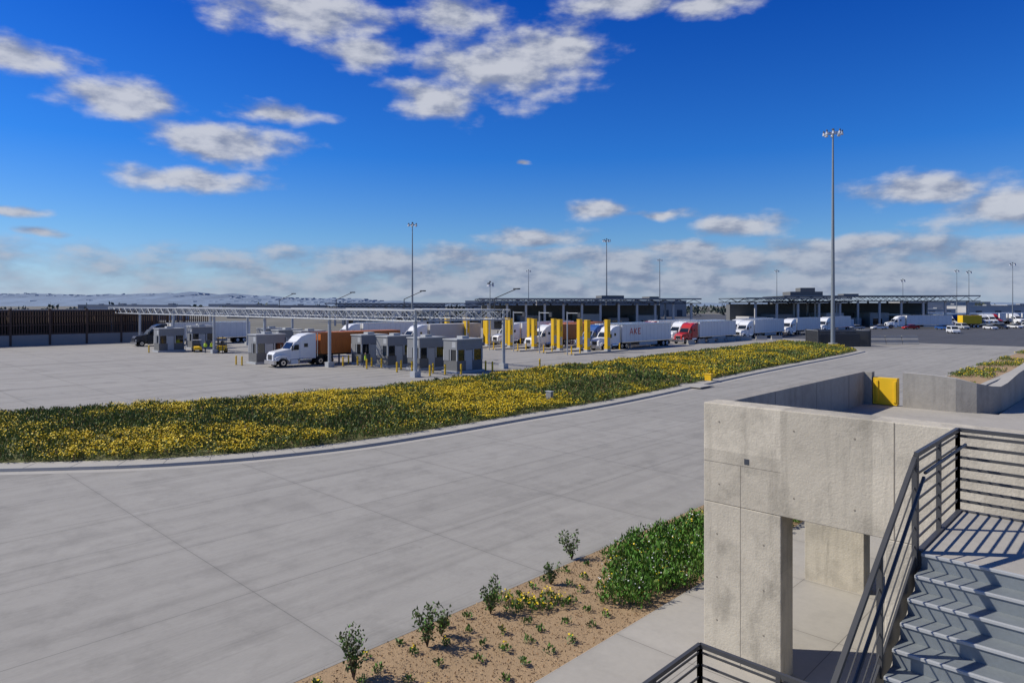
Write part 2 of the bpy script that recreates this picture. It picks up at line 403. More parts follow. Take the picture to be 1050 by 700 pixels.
for i in range(len(Q)-1):
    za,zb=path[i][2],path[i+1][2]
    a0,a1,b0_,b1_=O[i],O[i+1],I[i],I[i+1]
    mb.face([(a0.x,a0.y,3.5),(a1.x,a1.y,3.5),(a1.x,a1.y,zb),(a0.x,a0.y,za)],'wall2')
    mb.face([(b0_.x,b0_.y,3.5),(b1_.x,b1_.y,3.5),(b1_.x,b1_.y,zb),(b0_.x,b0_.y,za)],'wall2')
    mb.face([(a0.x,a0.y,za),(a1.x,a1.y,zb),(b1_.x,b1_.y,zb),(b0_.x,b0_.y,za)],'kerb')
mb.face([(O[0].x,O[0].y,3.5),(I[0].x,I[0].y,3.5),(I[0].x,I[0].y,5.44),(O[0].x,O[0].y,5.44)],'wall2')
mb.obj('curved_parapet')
mb=MB(); mb.box(-6.58,-5.9,23.05,23.3,4.42,5.24,'yellow'); mb.box(-6.5,-6.42,23.02,23.05,4.5,5.16,'yellow'); mb.box(-6.0,-5.92,23.02,23.05,4.5,5.16,'yellow')
mb.obj('yellow_expansion_gate',bevel=.01)
mb=MB()
for a in (31,45,59): mb.box(-3.3,3.5,a,a+.6,0,3.7,'wall')
mb.obj('bridge_pier')

# ================================================================= stairs
def rail(mb,p,q,h=1.07,nb=6,post=1.1,hand=None,bh=.026):
    p=Vector(p);q=Vector(q);L=(Vector((q.x,q.y,0))-Vector((p.x,p.y,0))).length
    up=Vector((0,0,1))
    mb.bar(p+up*h,q+up*h,.045,.05,'steel')
    for i in range(nb):
        z=.12+(h-.2)*i/(nb-1) if nb>1 else .5
        if z<h-.06: mb.bar(p+up*z,q+up*z,.012,bh,'steel')
    m=max(1,round(L/post))
    for i in range(m+1):
        c=p.lerp(q,i/m); mb.box(c.x-.025,c.x+.025,c.y-.025,c.y+.025,c.z-.12,c.z+h+.0,'steel')
    if hand:
        o=Vector(hand); mb.tube(p+o+up*.88,q+o+up*.88,.019,'steel',8)
zL=4.72; tr=.28; ri=.165
mb=MB(); mb.box(-1.98,1.2,8.7,10.8,zL-.06,zL,'deck'); mb.box(-2.04,-1.98,8.7,10.86,zL-.28,zL+.02,'steel'); mb.box(-1.98,1.2,10.8,10.86,zL-.28,zL+.02,'steel')
nst=14
for i in range(nst):
    y1=8.7-i*tr; z=zL-(i+1)*ri
    mb.box(-1.98,-.6,y1-.012,y1,z-.01,z+ri-.03,'galv')
    mb.box(-1.98,-.6,y1-.03,y1+.005,z+ri-.03,z+ri+.002,'lgrey')
    mb.box(-1.98,-.6,y1-tr-.0,y1-.012,z-.045,z,'galv')
zb=zL-nst*ri; yb=8.7-nst*tr
for x in (-2.035,-.595):
    mb.prof([(8.7,zL+.02),(8.7,zL-.3),(yb,zb-.3),(yb,zb+.12)],'steel',.012,x)
for i in range(7):
    y1=8.7-i*tr; z=zL+(i)*ri
    mb.box(-.3,1.2,y1-.012,y1,z,z+ri,'galv'); mb.box(-.3,1.2,y1-tr-.02,y1-.012,z+ri-.04,z+ri,'galv')
mb.box(-.3,1.2,-1.2,6.74,5.72,5.875,'deck')
mb.box(-3.98,-2.06,3.3,7.36,zb-.1,zb,'deck'); mb.box(-2.06,-.55,3.3,yb,zb-.1,zb,'deck')
for (x,y) in ((-1.95,10.7),(1.1,10.7),(-1.95,8.8),(1.1,8.8)): mb.box(x-.07,x+.07,y-.07,y+.07,0,zL-.06,'steel')
for (x,y) in ((-3.9,7.25),(-3.9,3.4),(-.65,3.4)): mb.box(x-.07,x+.07,y-.07,y+.07,0,zb-.1,'steel')
for (x,y) in ((0,-1),(1,-1),(0,6.5),(1,6.5)): mb.box(x-.07,x+.07,y-.07,y+.07,0,5.72,'steel')
nl=13
for i in range(nl):
    y1=3.3-i*tr; z=zb-(i+1)*ri; mb.box(-3.9,-2.5,y1-tr,y1,z-.04,z,'galv'); mb.box(-3.9,-2.5,y1-.012,y1,z,z+ri-.004,'galv')
mb.obj('steel_staircase',bevel=.004)
mb=MB()
rail(mb,(-2.035,8.7,zL+.02),(-2.035,10.83,zL+.02),hand=(.09,0,0),nb=7,post=1.06)
rail(mb,(-2.035,10.83,zL+.02),(1.2,10.83,zL+.02),nb=7,post=1.08,bh=.038)
rail(mb,(-2.035,yb,zb+.06),(-2.035,8.64,zL-.02),hand=(.09,0,0),nb=5,post=1.3,bh=.014)
rail(mb,(-.595,yb,zb+.06),(-.595,7.4,zL-.75),hand=(-.08,0,0),nb=7,post=1.3)
rail(mb,(-3.98,3.3,zb),(-3.98,7.36,zb),nb=7); rail(mb,(-3.98,7.36,zb),(-2.1,7.36,zb),nb=7)
mb.obj('stair_railing')

# ================================================================= inspection gantry
mb=MB()
def truss(mb,p,q,w=1.0,zb=5.75,zt=6.85,step=1.6,r=.07):
    p=Vector((p[0],p[1],0));q=Vector((q[0],q[1],0));L=(q-p).length;d=(q-p)/L;s=Vector((-d.y,d.x,0))*w/2
    U=lambda v,z:(v.x,v.y,z)
    for sg in (-1,1):
        mb.tube(U(p+s*sg,zb),U(q+s*sg,zb),r,'truss',6); mb.tube(U(p+s*sg,zt),U(q+s*sg,zt),r,'truss',6)
    m=int(L/step)
    for i in range(m):
        a=p+d*(L*i/m);b=p+d*(L*(i+1)/m)
        for sg in (-1,1):
            if i%2: mb.tube(U(a+s*sg,zb),U(b+s*sg,zt),r*.6,'truss',5)
            else: mb.tube(U(a+s*sg,zt),U(b+s*sg,zb),r*.6,'truss',5)
            mb.tube(U(a+s*sg,zb),U(a+s*sg,zt),r*.45,'truss',5)
        mb.tube(U(a-s,zt),U(a+s,zt),r*.5,'truss',5); mb.tube(U(a-s,zt),U(b+s,zt),r*.5,'truss',5); mb.tube(U(a-s,zb),U(b+s,zb),r*.5,'truss',5)
cols=[-56-16.5*i for i in range(7)]
truss(mb,(cols[0]+.6,44),(cols[-1]-.6,44)); truss(mb,(cols[0]+.6,57),(cols[-1]-.6,57))
for i,c in enumerate(cols):
    truss(mb,(c,44.5),(c,56.5),w=.8)
    for a in (44,57):
        mb.tube((c,a,.0),(c,a,5.7),.2,'truss',12); mb.box(c-.4,c+.4,a-.4,a+.4,0,.6,'lgrey')
        mb.tube((c,a,5.6),(c,a,6.9),.14,'truss',8)
for c in (-57.5,-75,-92,-110):
    mb.tube((c,57,6.8),(c,57,8.2),.06,'steel',6); mb.tube((c,57,8.2),(c+2.2,58.4,9.3),.05,'steel',6); mb.box(c+1.9,c+2.6,58.2,58.7,9.25,9.4,'steel')
mb.obj('inspection_gantry')

def booth(c,a):
    mb=MB()
    mb.box(-1.25,1.25,-2.1,2.1,0,.25,'lgrey')
    mb.box(-1.1,1.1,-1.9,1.9,.25,1.35,'block')
    mb.box(-1.04,1.04,-1.84,1.84,1.35,2.55,'glass')
    for x in (-1.07,1.07):
        for y in (-1.85,-.7,.5,1.85): mb.box(x-.06,x+.06,y-.09,y+.09,1.35,2.55,'lgrey')
    for y in (-1.87,1.87):
        mb.box(-.06,.06,y-.05,y+.05,1.35,2.55,'lgrey')
        mb.box(-1.0,-.2,y-.06,y+.06,1.35,2.55,'grey')
    mb.box(-1.12,1.12,-1.92,1.92,2.55,3.6,'grey')
    mb.box(-1.2,1.2,-2.0,2.0,3.6,3.73,'lgrey')
    mb.box(1.08,1.14,-.6,.3,.3,2.5,'lgrey')
    mb.box(-.5,.4,-.5,.5,3.73,4.0,'lgrey')
    mb.box(.3,.9,-1.93,-1.925,2.8,3.4,'lgrey')
    return mb.obj('inspection_booth',(c,a,0),bevel=.02)
for c,a in [(-56.5,51.1),(-62.2,50.5),(-68,50.3),(-73,50),(-83.4,41.5),(-89.4,51),(-96,51),(-114.9,40.8),(-119,47.4),(-126,50),(-103,52)]: booth(c,a)
def bollard(c,a,h=1.1):
    mb=MB(); mb.tube((0,0,0),(0,0,h),.1,'yellow',12); mb.tube((0,0,h),(0,0,h+.05),.1,'yellow',12,.04); mb.tube((0,0,0),(0,0,.04),.16,'grey',12)
    mb.obj('bollard',(c,a,0))
for c in (-56.5,-62.2,-68,-73):
    for dx,dy in ((-1.0,-3.0),(1.0,-3.0),(0.9,-5.0),(1.0,3.0),(-1.,3.2)): bollard(c+dx,50.6+dy)
for p in [(-83.4,37.5),(-82,37.6),(-79.8,41),(-89,46.5),(-88,46.5),(-95,46),(-114,37.5),(-54.3,48.8),(-54.2,53.4),(-64.5,60),(-62,58),(-53,60)]: bollard(*p)
def monitor(c,a):
    mb=MB(); mb.box(-.35,.35,-.45,.45,0,.5,'lgrey'); mb.box(-.3,.3,-.4,.4,.5,5.0,'yellow'); mb.box(-.31,.31,-.3,.3,1.0,2.3,'lgrey'); mb.box(-.31,.31,-.3,.3,2.9,4.3,'yellow')
    mb.box(-.33,.33,-.43,.43,5.0,5.1,'yellow'); mb.box(-.312,.312,-.1,.1,3.2,4.0,'block'); mb.obj('portal_monitor',(c,a,0),bevel=.02)
for i in range(7):
    c=-64-5.5*i
    mb=MB(); mb.box(-.95,.95,-7,7,0,.18,'kerb'); mb.box(-.95,.95,-7.02,-6.6,.18,.2,'yellow'); mb.obj('lane_island',(c,86,0))
    monitor(c-.6,84.2); monitor(c+.6,87.8)
    bollard(c,79.6,1.2); bollard(c+.5,81,1.2); bollard(c,92.,1.2)
for i in range(5):
    c=-64-5.5*i; mb=MB(); mb.tube((0,0,0),(0,0,6.4),.09,'truss',8); mb.tube((0,0,6.2),(2.3,0,6.2),.06,'truss',6); mb.box(2.0,2.5,-.1,.1,5.6,6.3,'steel'); mb.obj('lane_signal',(c,78.6,0))

# ================================================================= vehicles
def tractor(mb,k):
    mb.box(-1.2,1.2,0,.3,.38,.85,'chrome')
    mb.prof([(.12,.85,.8),(.12,1.5,.78),(.4,1.82,.8),(2.15,2.12,1.0),(2.15,.9,1.0)],k)
    mb.box(-.5,.5,.085,.125,.9,1.55,'chrome'); mb.box(-.44,.44,.07,.09,.95,1.5,'black')
    for sg in (-1,1):
        mb.prof([(.3,.8,.2),(.35,1.25,.2),(.8,1.45,.2),(1.5,1.45,.2),(2.1,1.15,.2),(2.1,.75,.2),(1.85,.75,.2),(1.6,1.15,.2),(.9,1.15,.2),(.62,.8,.2)],k,cx=sg*1.0)
        mb.box(sg*.72,sg*1.12,.24,.32,.98,1.24,'lamp')
        mb.tube((sg*.98,3.3,.78),(sg*.98,4.9,.78),.32,'chrome',14)
        mb.box(sg*.9,sg*1.22,2.2,3.1,.35,.85,k)
        mb.tube((sg*1.12,5.75,1.1),(sg*1.12,5.75,4.0),.08,'chrome',8)
        mb.box(sg*1.3,sg*1.45,2.2,2.3,1.95,2.6,'black'); mb.bar((sg*1.1,2.3,2.5),(sg*1.35,2.25,2.5),.03,.03,'black')
        mb.face([(sg*1.132,2.5,2.0),(sg*1.132,3.25,2.0),(sg*1.15,3.25,2.62),(sg*1.145,2.72,2.62)],'glass')
        mb.box(sg*1.2,sg*1.212,3.9,4.4,2.3,2.75,'glass')
        mb.wheel(sg*1.02,1.22,.52,.52,.3)
        for y in (6.15,7.45): mb.wheel(sg*.95,y,.52,.52,.56)
    mb.prof([(2.15,.9,1.1),(2.15,2.1,1.05),(2.75,2.92,1.0),(3.4,3.0,1.05),(3.4,.9,1.12)],k)
    mb.face([(-.92,2.14,2.16),(.92,2.14,2.16),(.86,2.68,2.88),(-.86,2.68,2.88)],'glass')
    mb.prof([(3.4,.9,1.2),(3.4,2.9,1.2),(2.95,2.99,1.0),(3.6,3.6,1.1),(4.4,3.88,1.15),(5.5,3.95,1.2),(5.5,.9,1.2)],k)
    mb.box(-.45,.45,.8,7.9,.72,.98,'black')
    mb.box(-.6,.6,6.3,7.4,1.0,1.14,'black')
def semi(name,c,a,cab='white',box='trailer',L=15.5,rz=0.,logo=None,reefer=False,cont=False):
    e=bpy.data.objects.new(name,None); scene.collection.objects.link(e); e.location=(c,a,0); e.rotation_euler=(0,0,rz)
    if cab:
        mb=MB(); tractor(mb,cab); o=mb.obj('tractor',bevel=.045); o.parent=e
    mb=MB(); y0=6.1; y1=y0+L
    z0=1.35 if cont else 1.18; z1=4.0 if cont else 4.12
    mb.box(-1.28,1.28,y0,y1,z0,z1,box)
    if cont:
        y=y0+.25
        while y<y1-.2:
            mb.box(-1.305,1.305,y,y+.13,z0+.15,z1-.15,box); y+=.28
        mb.box(-.5,.5,y0+.2,y1,z0-.25,z0-.02,'black')
    else:
        mb.box(-1.3,1.3,y0,y1,z0-.12,z0+.02,'chrome'); mb.box(-1.3,1.3,y0,y1,z1-.1,z1+.01,'chrome')
        y=y0+1.2
        while y<y1-.3: mb.box(-1.29,1.29,y,y+.03,z0+.03,z1-.12,'lgrey'); y+=1.22
        for sg in (-1,1): mb.box(sg*1.2,sg*1.24,y0+5.2,y1-4.6,.45,z0-.12,'lgrey')
        mb.box(-.5,.5,y0+.5,y1,z0-.3,z0-.12,'black')
    if reefer: mb.box(-.95,.95,y0-.45,y0,2.3,4.0,'white'); mb.box(-.8,.8,y0-.46,y0-.45,2.5,3.3,'black')
    if logo:
        for sg in (-1,1):
            X=sg*1.296
            def st(y,z,y2,z2,w=.2): mb.bar((X,y0+y,z),(X,y0+y2,z2),.012,w,logo)
            st(2.2,2.4,2.7,3.4,.34);st(2.7,3.4,3.2,2.4,.34);st(2.4,2.75,3.0,2.75,.16)
            mb.box(X-.004*sg,X+.004*sg,y0+3.5,y0+3.72,2.4,3.45,logo); st(3.7,2.85,4.3,3.4,.26);st(3.7,2.95,4.3,2.45,.26)
            mb.box(X-.004*sg,X+.004*sg,y0+4.7,y0+4.92,2.4,3.45,logo); st(4.8,3.35,5.5,3.35,.18);st(4.8,2.9,5.35,2.9,.16);st(4.8,2.48,5.5,2.48,.18)
    mb.box(-1.1,1.1,y1+.02,y1+.08,.5,.62,'red')
    for sg in (-1,1):
        mb.box(sg*.75,sg*.9,y0+2.8,y0+3,.02,z0-.1,'grey')
        for y in (y1-1.2,y1-2.5): mb.wheel(sg*.95,y,.52,.52,.56,'white')
        mb.box(sg*.6,sg*1.25,y1-.35,y1-.32,.3,.8,'black')
    o=mb.obj('semi_trailer',bevel=.02); o.parent=e
    return e
semi('semi_truck',-77.0,38.6,'white','orange',L=12.2,cont=True)
semi('semi_truck',-133,41,'black','trailer',L=15)
semi('semi_truck',-108.5,66,'white','trailer',L=15)
semi('semi_truck',-94,70,'white','bldg',L=12.2,cont=True)
semi('semi_truck',-66.9,89.0,'white','trailer',L=15.5,logo='red',reefer=True)
semi('semi_truck',-66.9,115.2,'red','trailer',L=15.5,reefer=True)
semi('semi_truck',-66.9,140,'white','trailer',L=15.9)
semi('semi_truck',-72.3,92.0,'blue','trailer',L=15.5,reefer=True)
semi('semi_truck',-72.3,121,'white','trailer',L=15.5)
semi('semi_truck',-72.3,147,'white','trailer',L=15.5)
semi('semi_truck',-77.8,85,'white','orange',L=12.2,cont=True)
semi('semi_truck',-77.8,118,'red','trailer',L=15.5)
semi('semi_truck',-83.3,94,'white','orange',L=12.2,cont=True)
semi('semi_truck',-88.8,88,'white','trailer',L=15.5)
semi('semi_truck',-66.9,164,'white','trailer',L=15.5)
semi('semi_truck',-66.9,188,'white','trailer',L=15.5)
RL=-.807; RF=.764
for X,Y,rz,cb,bx,cn in [(117,214,RL,'white','trailer',False),(137,218,RL,None,'yellow',True),(126,246,RL,None,'trailer',False),(160,262,RL,'white','trailer',False),(190,270,RL,None,'bldg',True),(172,300,RL,'white','trailer',False)]:
    c,a=S(X,Y); semi('semi_truck' if cb else 'parked_trailer',c,a,cb,bx,rz=rz,cont=cn,L=14 if not cn else 6.1)
for i in range(11):
    c,a=S(140+i*3.9,218+i*3.2); semi('semi_truck',c,a,['white','white','blue','white','red','white','black','white','white','white','red'][i],'trailer',rz=RF+.1*((i*7)%3-1))
for i in range(8):
    c,a=S(180+i*4.4,252+i*2); semi('parked_trailer',c,a,None if i%3 else 'white','trailer',rz=RF+.05)
def car(c,a,rz,k,van=False):
    mb=MB(); h=1.9 if van else 1.45
    if van: body=[(0,.35,.85),(0,.85,.85),(.9,1.05,.88),(1.7,h-.1,.75),(4.6,h,.76),(4.9,1.0,.88),(4.95,.35,.86)]
    else: body=[(0,.32,.82),(0,.7,.82),(1.2,.9,.88),(3.9,.95,.88),(4.6,.9,.82),(4.65,.35,.82)]
    mb.prof(body,k)
    if not van:
        mb.prof([(1.15,.88,.82),(1.95,1.4,.62),(3.2,1.42,.62),(4.1,.93,.8)],'glass'); mb.prof([(1.95,1.4,.63),(2.0,1.45,.6),(3.15,1.46,.6),(3.22,1.41,.63)],k)
    else:
        for sg in (-1,1): mb.face([(sg*.895,1.3,1.1),(sg*.895,4.5,1.1),(sg*.80,4.4,1.7),(sg*.80,1.75,1.7)],'glass')
        mb.face([(-.8,.93,1.1),(.8,.93,1.1),(.7,1.62,1.75),(-.7,1.62,1.75)],'glass')
    for sg in (-1,1):
        for y in (.85,3.75): mb.wheel(sg*.78,y,.33,.33,.22)
        mb.box(sg*.5,sg*.78,-.01,.02,.6,.75,'lamp')
    mb.obj('van' if van else 'car',(c,a,0),rz,bevel=.04)
for X,Y,rz,k,v in [(114,175,.5,'white',True),(66,200,.5,'white',False),(150,207,.8,'black',False),(158,212,.8,'white',False),(165,215,.8,'lgrey',True),(128,200,.9,'blue',False),(171,205,.7,'white',False),(88,212,.7,'black',True),(95,212,.7,'white',False),(100,203,-.8,'lgrey',False),(108,205,-.8,'white',False),(118,206,-.8,'red',False),(143,202,.7,'white',False),(136,204,.7,'lgrey',True)]:
    car(*S(X,Y),rz,k,v)
def forklift(c,a,rz):
    mb=MB(); mb.box(-.6,.6,0,2.1,.35,1.1,'yellow'); mb.box(-.55,.55,1.5,2.3,.5,1.3,'black')
    for x in (-.52,.52):
        for y in (.35,1.6): mb.box(x-.04,x+.04,y-.04,y+.04,1.1,2.25,'black')
        mb.box(x*.6-.05,x*.6+.05,-.25,-.15,.1,2.6,'steel'); mb.box(x*.6-.06,x*.6+.06,-1.3,-.2,.1,.16,'steel')
        mb.wheel(x*1.1,.35,.36,.36,.25,'yellow'); mb.wheel(x*1.1,1.8,.3,.3,.22,'yellow')
    mb.box(-.58,.58,.3,1.66,2.25,2.32,'yellow'); mb.box(-.25,.25,.8,1.3,1.1,1.35,'black'); mb.box(-.25,.25,1.25,1.35,1.35,1.8,'black')
    mb.obj('forklift',(c,a,0),rz,bevel=.02)
forklift(*S(-44.8,105),1.0)
def cart(c,a,rz,k):   # small utility cart: bonnet, seat, canopy on posts, cargo tray
    mb=MB(); mb.prof([(0,.35),(.02,.75),(.7,.95),(.75,.4)],k,.55); mb.box(-.58,.58,.7,2.7,.3,.5,'black'); mb.box(-.5,.5,1.1,1.5,.5,.8,'black'); mb.box(-.5,.5,1.45,1.55,.8,1.2,'black')
    mb.box(-.6,.6,1.65,2.75,.5,.56,k); mb.box(-.6,-.56,1.65,2.75,.56,.82,k); mb.box(.56,.6,1.65,2.75,.56,.82,k); mb.box(-.56,.56,2.71,2.75,.56,.82,k)
    for x in (-.52,.52):
        mb.bar((x,.65,.9),(x,.9,1.85),.04,.04,'black'); mb.bar((x,1.55,.6),(x,1.6,1.85),.04,.04,'black')
        for y in (.4,2.3): mb.wheel(x*1.02,y,.28,.28,.2)
    mb.box(-.6,.6,.8,1.75,1.85,1.9,'white'); mb.obj('utility_cart',(c,a,0),rz,bevel=.015)
cart(*S(-49.2,107),1.3,'yellow'); cart(*S(-41.9,110),.5,'white')
# workers (skinned figures)
def worker(c,a,rz,walk=.12,arm=.1):
    J=[((0,0,.95),.14),((0,0,1.15),.135),((0,0,1.38),.17),((0,0,1.5),.07),((0,-.01,1.56),.06),((0,-.02,1.66),.10),((0,-.02,1.75),.08)]
    E=[(0,1),(1,2),(2,3),(3,4),(4,5),(5,6)]
    for sg in (-1,1):
        b=len(J); w=walk*sg
        J+= [((sg*.1,0,.86),.095),((sg*.11,-w,.48),.065),((sg*.11,-w*.5 if w>0 else -w*1.6,.09),.045),((sg*.12,(-w*.5 if w>0 else -w*1.6)-.17,.04),.04)]
        E+= [(0,b),(b,b+1),(b+1,b+2),(b+2,b+3)]
        b=len(J)
        J+= [((sg*.2,0,1.42),.06),((sg*.25,w*.5,1.14),.045),((sg*.25,w*.5-arm,.9),.034),((sg*.25,w*.5-arm-.02,.8),.03)]
        E+= [(2,b),(b,b+1),(b+1,b+2),(b+2,b+3)]
    me=bpy.data.meshes.new('worker'); me.from_pydata([j[0] for j in J],E,[])
    me.materials.append(M['denim']); o=bpy.data.objects.new('worker',me); scene.collection.objects.link(o)
    sk=o.modifiers.new('skin','SKIN')
    for i,j in enumerate(J): me.skin_vertices[0].data[i].radius=(j[1],j[1])
    me.skin_vertices[0].data[0].use_root=True
    sb=o.modifiers.new('sub','SUBSURF'); sb.levels=1; sb.render_levels=1
    dg=bpy.context.evaluated_depsgraph_get(); em=bpy.data.meshes.new_from_object(o.evaluated_get(dg)); o.modifiers.clear(); o.data=em
    em.materials.clear()
    for k in ('denim','hivis','skin','white'): em.materials.append(M[k])
    for p in em.polygons:
        x,y,z=p.center; p.material_index=3 if z>1.72 else 2 if (z>1.52 or (z<.86 and abs(x)>.2)) else 1 if z>.93 else 0
        p.use_smooth=True
    o.location=(c,a,0); o.rotation_euler=(0,0,rz)
worker(*S(-47.4,105.5),.6); worker(*S(-46.6,106),-1.4,.02,.2); worker(*S(-17.4,81.0),2.3,.15)

# ================================================================= light masts
def mast(X,Y,h,n=8,r=.32):
    c,a=S(X,Y); mb=MB(); mb.tube((0,0,0),(0,0,.9),.75,'kerb',16); mb.tube((0,0,.9),(0,0,h),r,'galv',14,r*.35)
    R=1.15*h/37+.2; zc=h-.5
    for i in range(16):
        t=2*math.pi*i/16;u=2*math.pi*(i+1)/16; mb.tube((R*.75*math.cos(t),R*.75*math.sin(t),zc),(R*.75*math.cos(u),R*.75*math.sin(u),zc),.05,'galv',5)
    for i in range(n):
        t=2*math.pi*(i+.5)/n; x,y=math.cos(t),math.sin(t)
        mb.tube((0,0,zc),(x*R*.8,y*R*.8,zc),.04,'galv',5)
        mb.tube((x*R,y*R,zc-.35),(x*R*1.05,y*R*1.05,zc+.1),.30,'lamp',10,.16); mb.tube((x*R*1.05,y*R*1.05,zc+.1),(x*R*1.05,y*R*1.05,zc+.45),.16,'steel',8,.1)
    mb.tube((0,0,h),(0,0,h+.25),.2,'steel',8)
    mb.obj('high_mast_light',(c,a,0))
mast(55,117,37.3,8,.36)
mast(-27,185,29.5,6,.3); mast(32,231,29.5,6,.32); mast(74,342,30,6,.35); mast(172,257,20,4,.2); mast(176,240,22,4,.2)
mast(150,262,17,4,.18); mast(8,330,24,4,.25); mast(-4.5,140,12,3,.14); mast(128,330,24,4,.25); mast(215,330,24,4,.22)

# ================================================================= fence on the left
mb=MB()
mb.box(-150.2,-149.8,-70,62,0,1.9,'bldg2')
for z in (1.95,3.6,5.3,6.3): mb.box(-150.12,-149.88,-70,62,z,z+.18,'rust')
y=-70
while y<62: mb.box(-150.08,-149.92,y,y+.16,1.9,6.5,'rust'); y+=.42
y=-70
while y<62: mb.box(-150.3,-149.7,y,y+.35,0,6.7,'rust'); y+=6
mb.obj('border_fence')
mb=MB(); mb.box(-175,-152,-60,60,6.1,6.45,'roofdark')
for y in range(-58,60,8):
    for x in (-153,-174): mb.box(x-.2,x+.2,y-.2,y+.2,0,6.1,'rust')
mb.box(-176,-175.5,-60,60,0,6,'roofdark')
mb.obj('canopy_shelter')

# ================================================================= enclosure, barriers
c,a=S(54.3,121)
mb=MB(); mb.box(-.05,9.3,-.05,0.05,0,.1,'steel')
for (x0,y0,x1,y1) in ((0,0,9.2,0),(9.2,0,9.2,5),(9.2,5,0,5),(0,5,0,0)):
    m=int(math.hypot(x1-x0,y1-y0)/.16)
    for i in range(m):
        t=i/m; x=x0+(x1-x0)*t;y=y0+(y1-y0)*t; mb.box(x-.045,x+.045,y-.045,y+.045,.1,2.85,'steel')
    mb.bar((x0,y0,2.85),(x1,y1,2.85),.1,.1,'grey'); mb.bar((x0,y0,.3),(x1,y1,.3),.08,.08,'steel')
    mb.box(x0-.1,x0+.1,y0-.1,y0+.1,0,3.0,'steel')
mb.box(1,8,1.2,4,0,2.2,'roofdark')
mb.obj('equipment_enclosure',(c,a,0),math.radians(43.8))
def jersey(c,a,rz,L=3.0,z=0):
    mb=MB(); mb.prof([(-.3,0),(-.3,.08),(-.16,.33),(-.09,.82),(.09,.82),(.16,.33),(.3,.08),(.3,0)],'kerb',L/2)
    mb.obj('jersey_barrier',(c,a,z),rz,bevel=.01)
for i in range(6):
    c,a=S(68.5+i%3*3.1,128+i//3*.62); jersey(c,a,math.radians(43.8))
for i in range(3):
    c,a=S(68.5+i*3.1,128.31); jersey(c,a,math.radians(43.8),z=.82)
for i in range(9):
    c,a=S(33.5+i*2.9,128+i*3.4); jersey(c,a,math.radians(90),2.4)
for i in range(4):
    c,a=S(45+i*3.8,141+i*1.5); jersey(c,a,math.radians(50),2.4)
c,a=S(19,66); mb=MB(); mb.box(-.35,.35,-.2,.2,.15,.75,'yellow'); mb.box(-.4,.4,-.24,.24,.75,.82,'yellow'); mb.box(-.3,.3,-.15,.15,.0,.15,'grey'); mb.obj('yellow_utility_box',(c,a,0),bevel=.02)
c,a=S(16.3,62.2); mb=MB(); mb.box(-1.2,1.6,-1.2,1.2,.12,.19,'kerb'); mb.obj('concrete_pad',(c,a,0))
c,a=S(2.8,50.8); mb=MB(); mb.box(-.25,.25,-.15,.15,.1,.9,'grey'); mb.box(-.29,.29,-.19,.19,.9,.96,'lgrey'); mb.obj('utility_pedestal',(c,a,.1),bevel=.02)

# ================================================================= buildings far
def canopy(name,X,Y,w,d,h,rz,zt=1.4,nc=8,tower=None,k='roofdark',back=False):
    c,a=S(X,Y); mb=MB()
    mb.box(-w/2,w/2,-d/2,d/2,h-.25,h,k)
    mb.box(-w/2-.05,w/2+.05,-d/2-.06,-d/2,h-.3,h+.1,'grey')
    for y in (-d/2,0,d/2):
        mb.box(-w/2,w/2,y-.12,y+.12,h-zt-.15,h-zt+.1,k)
        m=int(w/2.2)
        for i in range(m):
            x0=-w/2+w*i/m;x1=-w/2+w*(i+1)/m
            mb.bar((x0,y,h-zt if i%2 else h-.25),(x1,y,h-.25 if i%2 else h-zt),.14,.14,k)
    for i in range(nc):
        x=-w/2+w*(i+.5)/nc
        for y in (-d/2+1,d/2-1): mb.box(x-.3,x+.3,y-.3,y+.3,0,h-zt,'bldg')
        mb.bar((x,-d/2,h-zt),(x,d/2,h-zt),.2,.3,k)
    if back: mb.box(-w/2+2,w/2-6,d*.28,d*.42,0,h-zt-.6,'block')
    for i in range(int(w/9)):
        x=-w/2+4+i*9
        hh=[3.4,4.2,2.8,4.6][i%4]
        mb.box(x,x+6.2,-d*.2,d*.27,0,hh,['bldg','bldg2','lgrey'][i%3])
        mb.box(x+1,x+4,-d*.2-.05,-d*.2,.3,2.6,'glass')
        if i%2: mb.box(x+6.6,x+8.2,-d*.32,-d*.22,0,2.6,['white','yellow','blue'][i%3])
    if tower:
        for (x0,x1,y0,y1,z0,z1) in tower: mb.box(x0,x1,y0,y1,z0,z1,'block')
    return mb.obj(name,(c,a,0),rz)
R0=math.radians(43.8)
canopy('inspection_canopy_building',125,243,62,30,10.4,R0-.12,nc=9,tower=[(-26,-15,-4,6,10.4,12.0),(-22,-17,-2,4,12.,13.4),(-8,-3,-4,2,10.4,11.2)],back=True,zt=1.8)
canopy('roof_canopy',92,232,36,22,9.6,R0+.1,nc=5,back=True)
canopy('long_canopy_building',22,212,66,26,9.2,R0+.1,nc=12,tower=[(5,12,-4,4,9.2,10.2),(20,23,-4,4,9.2,9.9)],back=True)
canopy('warehouse_canopy',-35,250,60,26,7.9,R0,nc=9)
